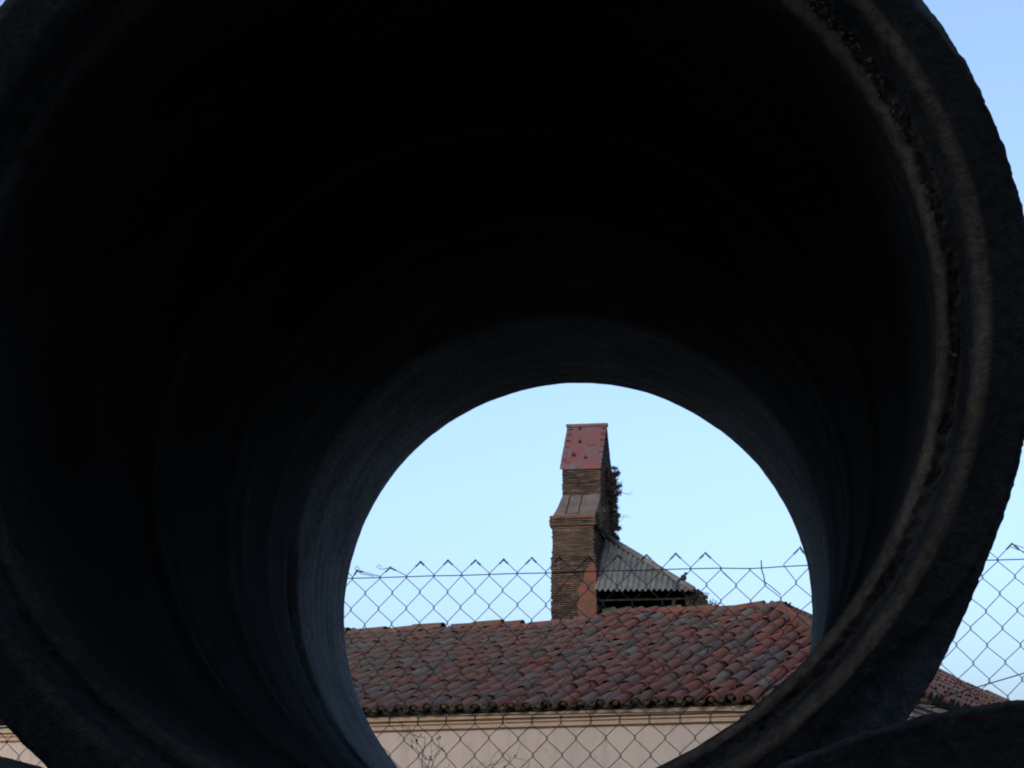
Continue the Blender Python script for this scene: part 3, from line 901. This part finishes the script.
# cap
cp = MB()
CX0, CX1 = -1.33, 0.02
th = 0.10
for s in (-1, 1):
    y0 = AY + s * 2.06; y1 = AY
    z0, z1 = 14.20, 16.09
    n = 10; m_ = 7; V = []
    for off in (0, -th):
        for j in range(n + 1):
            for i in range(m_ + 1):
                x = CX0 + (CX1 - CX0) * i / m_ + (0.012 * noise.noise(Vector((j * 0.7, i, 3))) if i in (0, m_) else 0)
                y = y0 + (y1 - y0) * j / n
                V.append((x, y, z0 + (z1 - z0) * j / n + off + (0.012 * noise.noise(Vector((x * 3, y * 3, 0))) if off == 0 else 0)))
    q_ = m_ + 1; T = (n + 1) * q_
    F = [(j * q_ + i, j * q_ + i + 1, (j + 1) * q_ + i + 1, (j + 1) * q_ + i) for j in range(n) for i in range(m_)]
    F += [(T + j * q_ + i, T + (j + 1) * q_ + i, T + (j + 1) * q_ + i + 1, T + j * q_ + i + 1) for j in range(n) for i in range(m_)]
    F += [(i, T + i, T + i + 1, i + 1) for i in range(m_)]
    F += [(j * q_, (j + 1) * q_, T + (j + 1) * q_, T + j * q_) for j in range(n)] + [(j * q_ + m_, T + j * q_ + m_, T + (j + 1) * q_ + m_, (j + 1) * q_ + m_) for j in range(n)]
    cp.add(V, F)
cp.build('sloped_cap', M_CAP, TW)
rc = MB(); rc.box(CX0 - 0.03, CX1 + 0.03, AY - 0.13, AY + 0.13, 16.02, 16.12, jit=0.01); rc.build('ridge_cap', M_CAP, TW)
vn = MB()
for (x, f) in ((-0.93, 0.24), (-0.52, 0.18), (-0.80, 0.55), (-0.88, 0.87)):
    y = AY - 2.08 + 2.08 * f; z = 14.18 + 1.99 * f
    s = 0.075 if f == 0.24 else 0.05
    vn.prism([Vector((x - s, y - 0.03, z - 0.02)), Vector((x + s, y - 0.03, z - 0.02)), Vector((x + s * 0.2, y - 0.02 + s * 2 * 0.7, z + s * 2 * 0.72)), Vector((x - s * 0.3, y - 0.02 + s * 1.8 * 0.7, z + s * 1.8 * 0.72))], Vector((0, -0.03, 0.035)))
vn.build('missing_tile_gap', M_DARKWOOD, TW)

# scrub growing out of the right-hand face of the bell gable
def spray(mb, lf, base, dirn, L, depth, r, rnd, leafy, lsize):
    pts = [Vector(base)]; d = Vector(dirn).normalized()
    n = 5
    for i in range(n):
        d = (d + Vector((rnd.gauss(0, 0.22), rnd.gauss(0, 0.22), rnd.gauss(0, 0.2)))).normalized()
        pts.append(pts[-1] + d * L / n)
    mb.tube(pts, r, 3, 0, r * 0.45)
    for i in range(1, n + 1):
        if depth > 0 and rnd.random() < 0.85:
            spray(mb, lf, pts[i], d + Vector((rnd.gauss(0, 0.7), rnd.gauss(0, 0.7), rnd.gauss(0, 0.6))), L * rnd.uniform(0.35, 0.65), depth - 1, r * 0.6, rnd, leafy, lsize)
        for q_ in range(leafy):
            c = pts[i] + Vector((rnd.gauss(0, lsize), rnd.gauss(0, lsize), rnd.gauss(0, lsize)))
            a = Vector((rnd.gauss(0, 1), rnd.gauss(0, 1), rnd.gauss(0, 1))).normalized(); b_ = a.orthogonal().normalized()
            s = lsize * rnd.uniform(0.6, 1.3)
            lf.add([c - a * s, c + b_ * s * 0.45, c + a * s, c - b_ * s * 0.45], [(0, 1, 2, 3)])
bu = thing('scrub_bush', 'dark scrubby bush growing from the right side of the brick bell gable', 'bush', (3.0, 60.0, 0))
sb, sl = MB(), MB()
rs = random.Random(3)
for k in range(56):
    f = k / 55
    z = 12.0 + 2.75 * f
    bul = 0.42 * math.exp(-((f - 0.83) / 0.16) ** 2) + 0.16 * math.exp(-((f - 0.35) / 0.3) ** 2)
    spray(sb, sl, (0.48 - 0.12 * f + rs.gauss(0, 0.05), 0.6 + rs.gauss(0, 0.4), z), (0.8, -0.2, rs.uniform(-0.4, 0.7)), 0.05 + bul * 0.62, 1, 0.016, rs, 6, 0.034)
for (z, L, a) in ((14.2, 0.55, -0.35), (12.9, 0.45, 0.6)):
    spray(sb, sl, (0.55, 0.6, z), (1, 0, a), L, 1, 0.013, rs, 0, 0.05)
sb.build('twigs', M_BARK, bu, kind='stuff'); sl.build('leaves', M_IVY, bu, kind='stuff')
# clinging growth on the near edge of the same face
iv = thing('wall_growth', 'dark creeper patch clinging to the right edge of the brick shaft', 'creeper', (2.66, 56.0, 0), (0, 0, R(-TP)))
sl, sb = MB(), MB()
for k in range(16):
    spray(sb, sl, (0.02, rs.uniform(0.3, 1.6), rs.uniform(11.9, 12.75)), (0.6, rs.gauss(0, .5), rs.gauss(0, 1)), 0.16, 0, 0.01, rs, 8, 0.05)
sb.build('twigs', M_BARK, iv, kind='stuff'); sl.build('leaves', M_IVY, iv, kind='stuff')

# ------------------------------------------------------------------ annex with corrugated roof beside the gable
AN = thing('corrugated_roof_shed', 'shed with grey corrugated hipped roof against the foot of the brick bell gable', 'shed', (2.66, 56.0, 0), (0, 0, R(-TP)))
EY, EZ = -0.5, 9.80
HX, HY, HZ = 0.02, 2.75, 12.0
RX = 2.98
def hipx(y):  # right limit of the front sheet at depth y
    f = (y - EY) / (HY - EY); return RX + (HX + 0.12 - RX) * f
per = 0.177; amp = 0.046
nxs = 150; cs = MB(); V = []; F = []
cols = [(-0.05 + (RX + 0.05) * i / nxs) for i in range(nxs + 1)]
n = 1
idx = {}
for off in (0, -0.012):
    for i, x in enumerate(cols):
        # the hip trims each column
        ymax = EY + (HY - EY) * min(1, max(0.0, (RX - x) / (RX - HX - 0.12)))
        w_ = amp * math.sin(2 * PI * x / per)
        eyy = EY + 0.02 * math.floor(x / 0.9) % 0.05
        for f in (0, 0.5, 1):
            y = eyy + (max(ymax, eyy + 0.02) - eyy) * f
            z = EZ - 0.03 * x + (HZ - EZ) * (y - EY) / (HY - EY)
            V.append((x + 0.06 * 0, y - w_ * 0.5, z + w_ * 0.85 + off))
T = 3 * len(cols)
for i in range(nxs):
    for f in (0, 1):
        a = i * 3 + f
        F.append((a, a + 3, a + 4, a + 1)); F.append((T + a, T + a + 1, T + a + 4, T + a + 3))
    F.append((i * 3, T + i * 3, T + i * 3 + 3, i * 3 + 3))
cs.add(V, F)
cs.build('corrugated_sheet', M_FIBRE, AN, True)
hc = MB()
hc.tube([(HX + 0.05, HY + 0.02, HZ + 0.05), (HX + 1.0, HY - 1.06, HZ - 0.69), (RX + 0.05, EY, EZ - 0.06)], 0.10, 8)
hc.build('hip_capping', M_FIBRE2, AN, True)
# right-hand slope (falls away from the camera)
rsn = MB(); rsn.add([(HX, HY, HZ - 0.02), (RX, EY, EZ - 0.1), (RX + 0.05, HY, EZ - 0.1), (HX, HY, HZ - 0.1)], [(0, 1, 2), (3, 2, 1)])
rsn.build('side_slope', M_FIBRE2, AN)
bd = MB()
bd.prism([Vector((0, 2.62, 0)), Vector((2.98, 2.62, 0)), Vector((2.98, 2.62, 10.16)), Vector((0, 2.62, 11.85))], Vector((0, 0.2, 0))); bd.box(0.0, 2.95, 0.35, 2.615, 0, 8.9)
bd.build('wall', M_DARKWOOD, AN)
bd = MB(); bd.box(-0.02, 2.9, 0.25, 0.33, 9.55, 9.61); bd.build('eave_beam', M_DARKWOOD, AN)
for xp in (2.32,):
    bd = MB(); bd.box(xp, xp + 0.10, 0.25, 0.33, 8.3, 9.547); bd.build('post', M_DARKWOOD, AN)
bd = MB()
for i in range(15): bd.box(0.08 + i * 0.148, 0.08 + i * 0.148 + 0.136, 0.60, 0.645, 8.3, 9.36 + 0.03 * (i % 3))
bd.build('green_boarding', M_GREEN, AN)
bd = MB(); bd.box(2.45, 2.60, 0.26, 0.34, 8.9, 9.38); bd.build('pale_board', M_FIBRE2, AN)
# broken brick corner to the right of the shed
rbk = thing('ruined_wall_corner', 'dark crumbling wall corner at the right end of the corrugated roof', 'wall', (2.66, 56.0, 0), (0, 0, R(-TP)))
rm = MB()
z = 8.2; row = 0
while z < 9.82:
    f = (z - 8.2) / 1.62
    xr = 3.95 - 0.75 * f ** 1.5 + rb.uniform(-0.05, 0.07)
    x = 2.75 + 0.35 * 0
    while x < xr:
        rm.box(x, min(x + 0.26, xr), 0.1 + rb.uniform(0, 0.05), 0.6, z, z + 0.052, jit=0.012); x += 0.28
    z += 0.066; row += 1
rm.box(2.8, 3.3, 0.15, 0.55, 0, 8.2)
rm.build('brick_courses', M_DARKWOOD, rbk, kind='stuff')
sl, sb = MB(), MB()
for k in range(12):
    f = rs.random()
    spray(sb, sl, (2.95 + 0.95 * f, 0.05, 9.75 - 0.75 * f ** 1.3), (rs.gauss(0, 1), -0.2, rs.gauss(0.3, .5)), 0.14, 0, 0.01, rs, 5, 0.05)
sl.build('leaves', M_IVY, rbk, kind='stuff')
bp = thing('perched_bird', 'small dark bird perched on the hip of the corrugated roof', 'bird', (2.66, 56.0, 0), (0, 0, R(-TP)))
bm_ = MB()
bx_, by_, bz_ = 2.72, -0.2, 10.02
def ell(mb, c, rx, ry, rz, n=8, m=6):
    V = [Vector(c) + Vector((rx * math.sin(PI * j / m) * math.cos(2 * PI * i / n), ry * math.sin(PI * j / m) * math.sin(2 * PI * i / n), rz * math.cos(PI * j / m))) for j in range(m + 1) for i in range(n)]
    mb.add(V, [(j * n + i, (j + 1) * n + i, (j + 1) * n + (i + 1) % n, j * n + (i + 1) % n) for j in range(m) for i in range(n)])
ell(bm_, (bx_, by_, bz_ + 0.13), 0.10, 0.07, 0.11); ell(bm_, (bx_ + 0.07, by_, bz_ + 0.26), 0.052, 0.05, 0.052)
bm_.tube([(bx_ + 0.11, by_, bz_ + 0.26), (bx_ + 0.17, by_, bz_ + 0.25)], 0.018, 5, 0, 0.004)
bm_.prism([Vector((bx_ - 0.07, by_ - 0.03, bz_ + 0.11)), Vector((bx_ - 0.22, by_ - 0.02, bz_ + 0.0)), Vector((bx_ - 0.2, by_ - 0.02, bz_ + 0.04)), Vector((bx_ - 0.06, by_ - 0.03, bz_ + 0.17))], Vector((0, 0.06, 0)))
bm_.build('body', M_DARKWOOD, bp, True)
lgm = MB()
for dx in (-0.02, 0.03): lgm.tube([(bx_ + dx, by_, bz_ - 0.08), (bx_ + dx, by_, bz_ + 0.05)], 0.008, 4)
lgm.build('legs', M_DARKWOOD, bp)

# ------------------------------------------------------------------ straggly shrub between fence and wall
sh_t = thing('straggly_shrub', 'straggly thin shrub with few small leaves against the pink wall, lower left', 'shrub', (-0.48, 11.0, 0))
sb, sl = MB(), MB()
rs = random.Random(23)
sb.tube([(0, 0, -0.05), (0.05, 0, 0.7), (0.02, 0.02, 1.5)], 0.022, 6, 0, 0.012)
for k in range(10):
    a = rs.uniform(-1.2, 1.6)
    b0 = Vector((0.03 + rs.gauss(0, 0.03), rs.gauss(0, 0.05), rs.uniform(1.2, 1.55)))
    spray(sb, sl, b0, (math.sin(a), rs.gauss(0, 0.4), 0.5 + abs(math.cos(a)) * 0.5), rs.uniform(0.45, 0.66), 2, 0.0045, rs, 0, 0.012)
for v in rs.sample(range(len(sb.V)), 230):
    c = sb.V[v]
    if c.z < 1.6: continue
    for q_ in range(rs.choice((0, 0, 1, 3))):
        cc = c + Vector((rs.gauss(0, 0.014), rs.gauss(0, 0.014), rs.gauss(0, 0.014)))
        a = Vector((rs.gauss(0, 1), rs.gauss(0, 1), rs.gauss(0, 1))).normalized(); b_ = a.orthogonal().normalized(); s = rs.uniform(0.008, 0.016)
        sl.add([cc - a * s, cc + b_ * s * 0.5, cc + a * s, cc - b_ * s * 0.5], [(0, 1, 2, 3)])
sb.build('stems', M_BARK, sh_t, kind='stuff'); sl.build('leaves', M_LEAF, sh_t, kind='stuff')
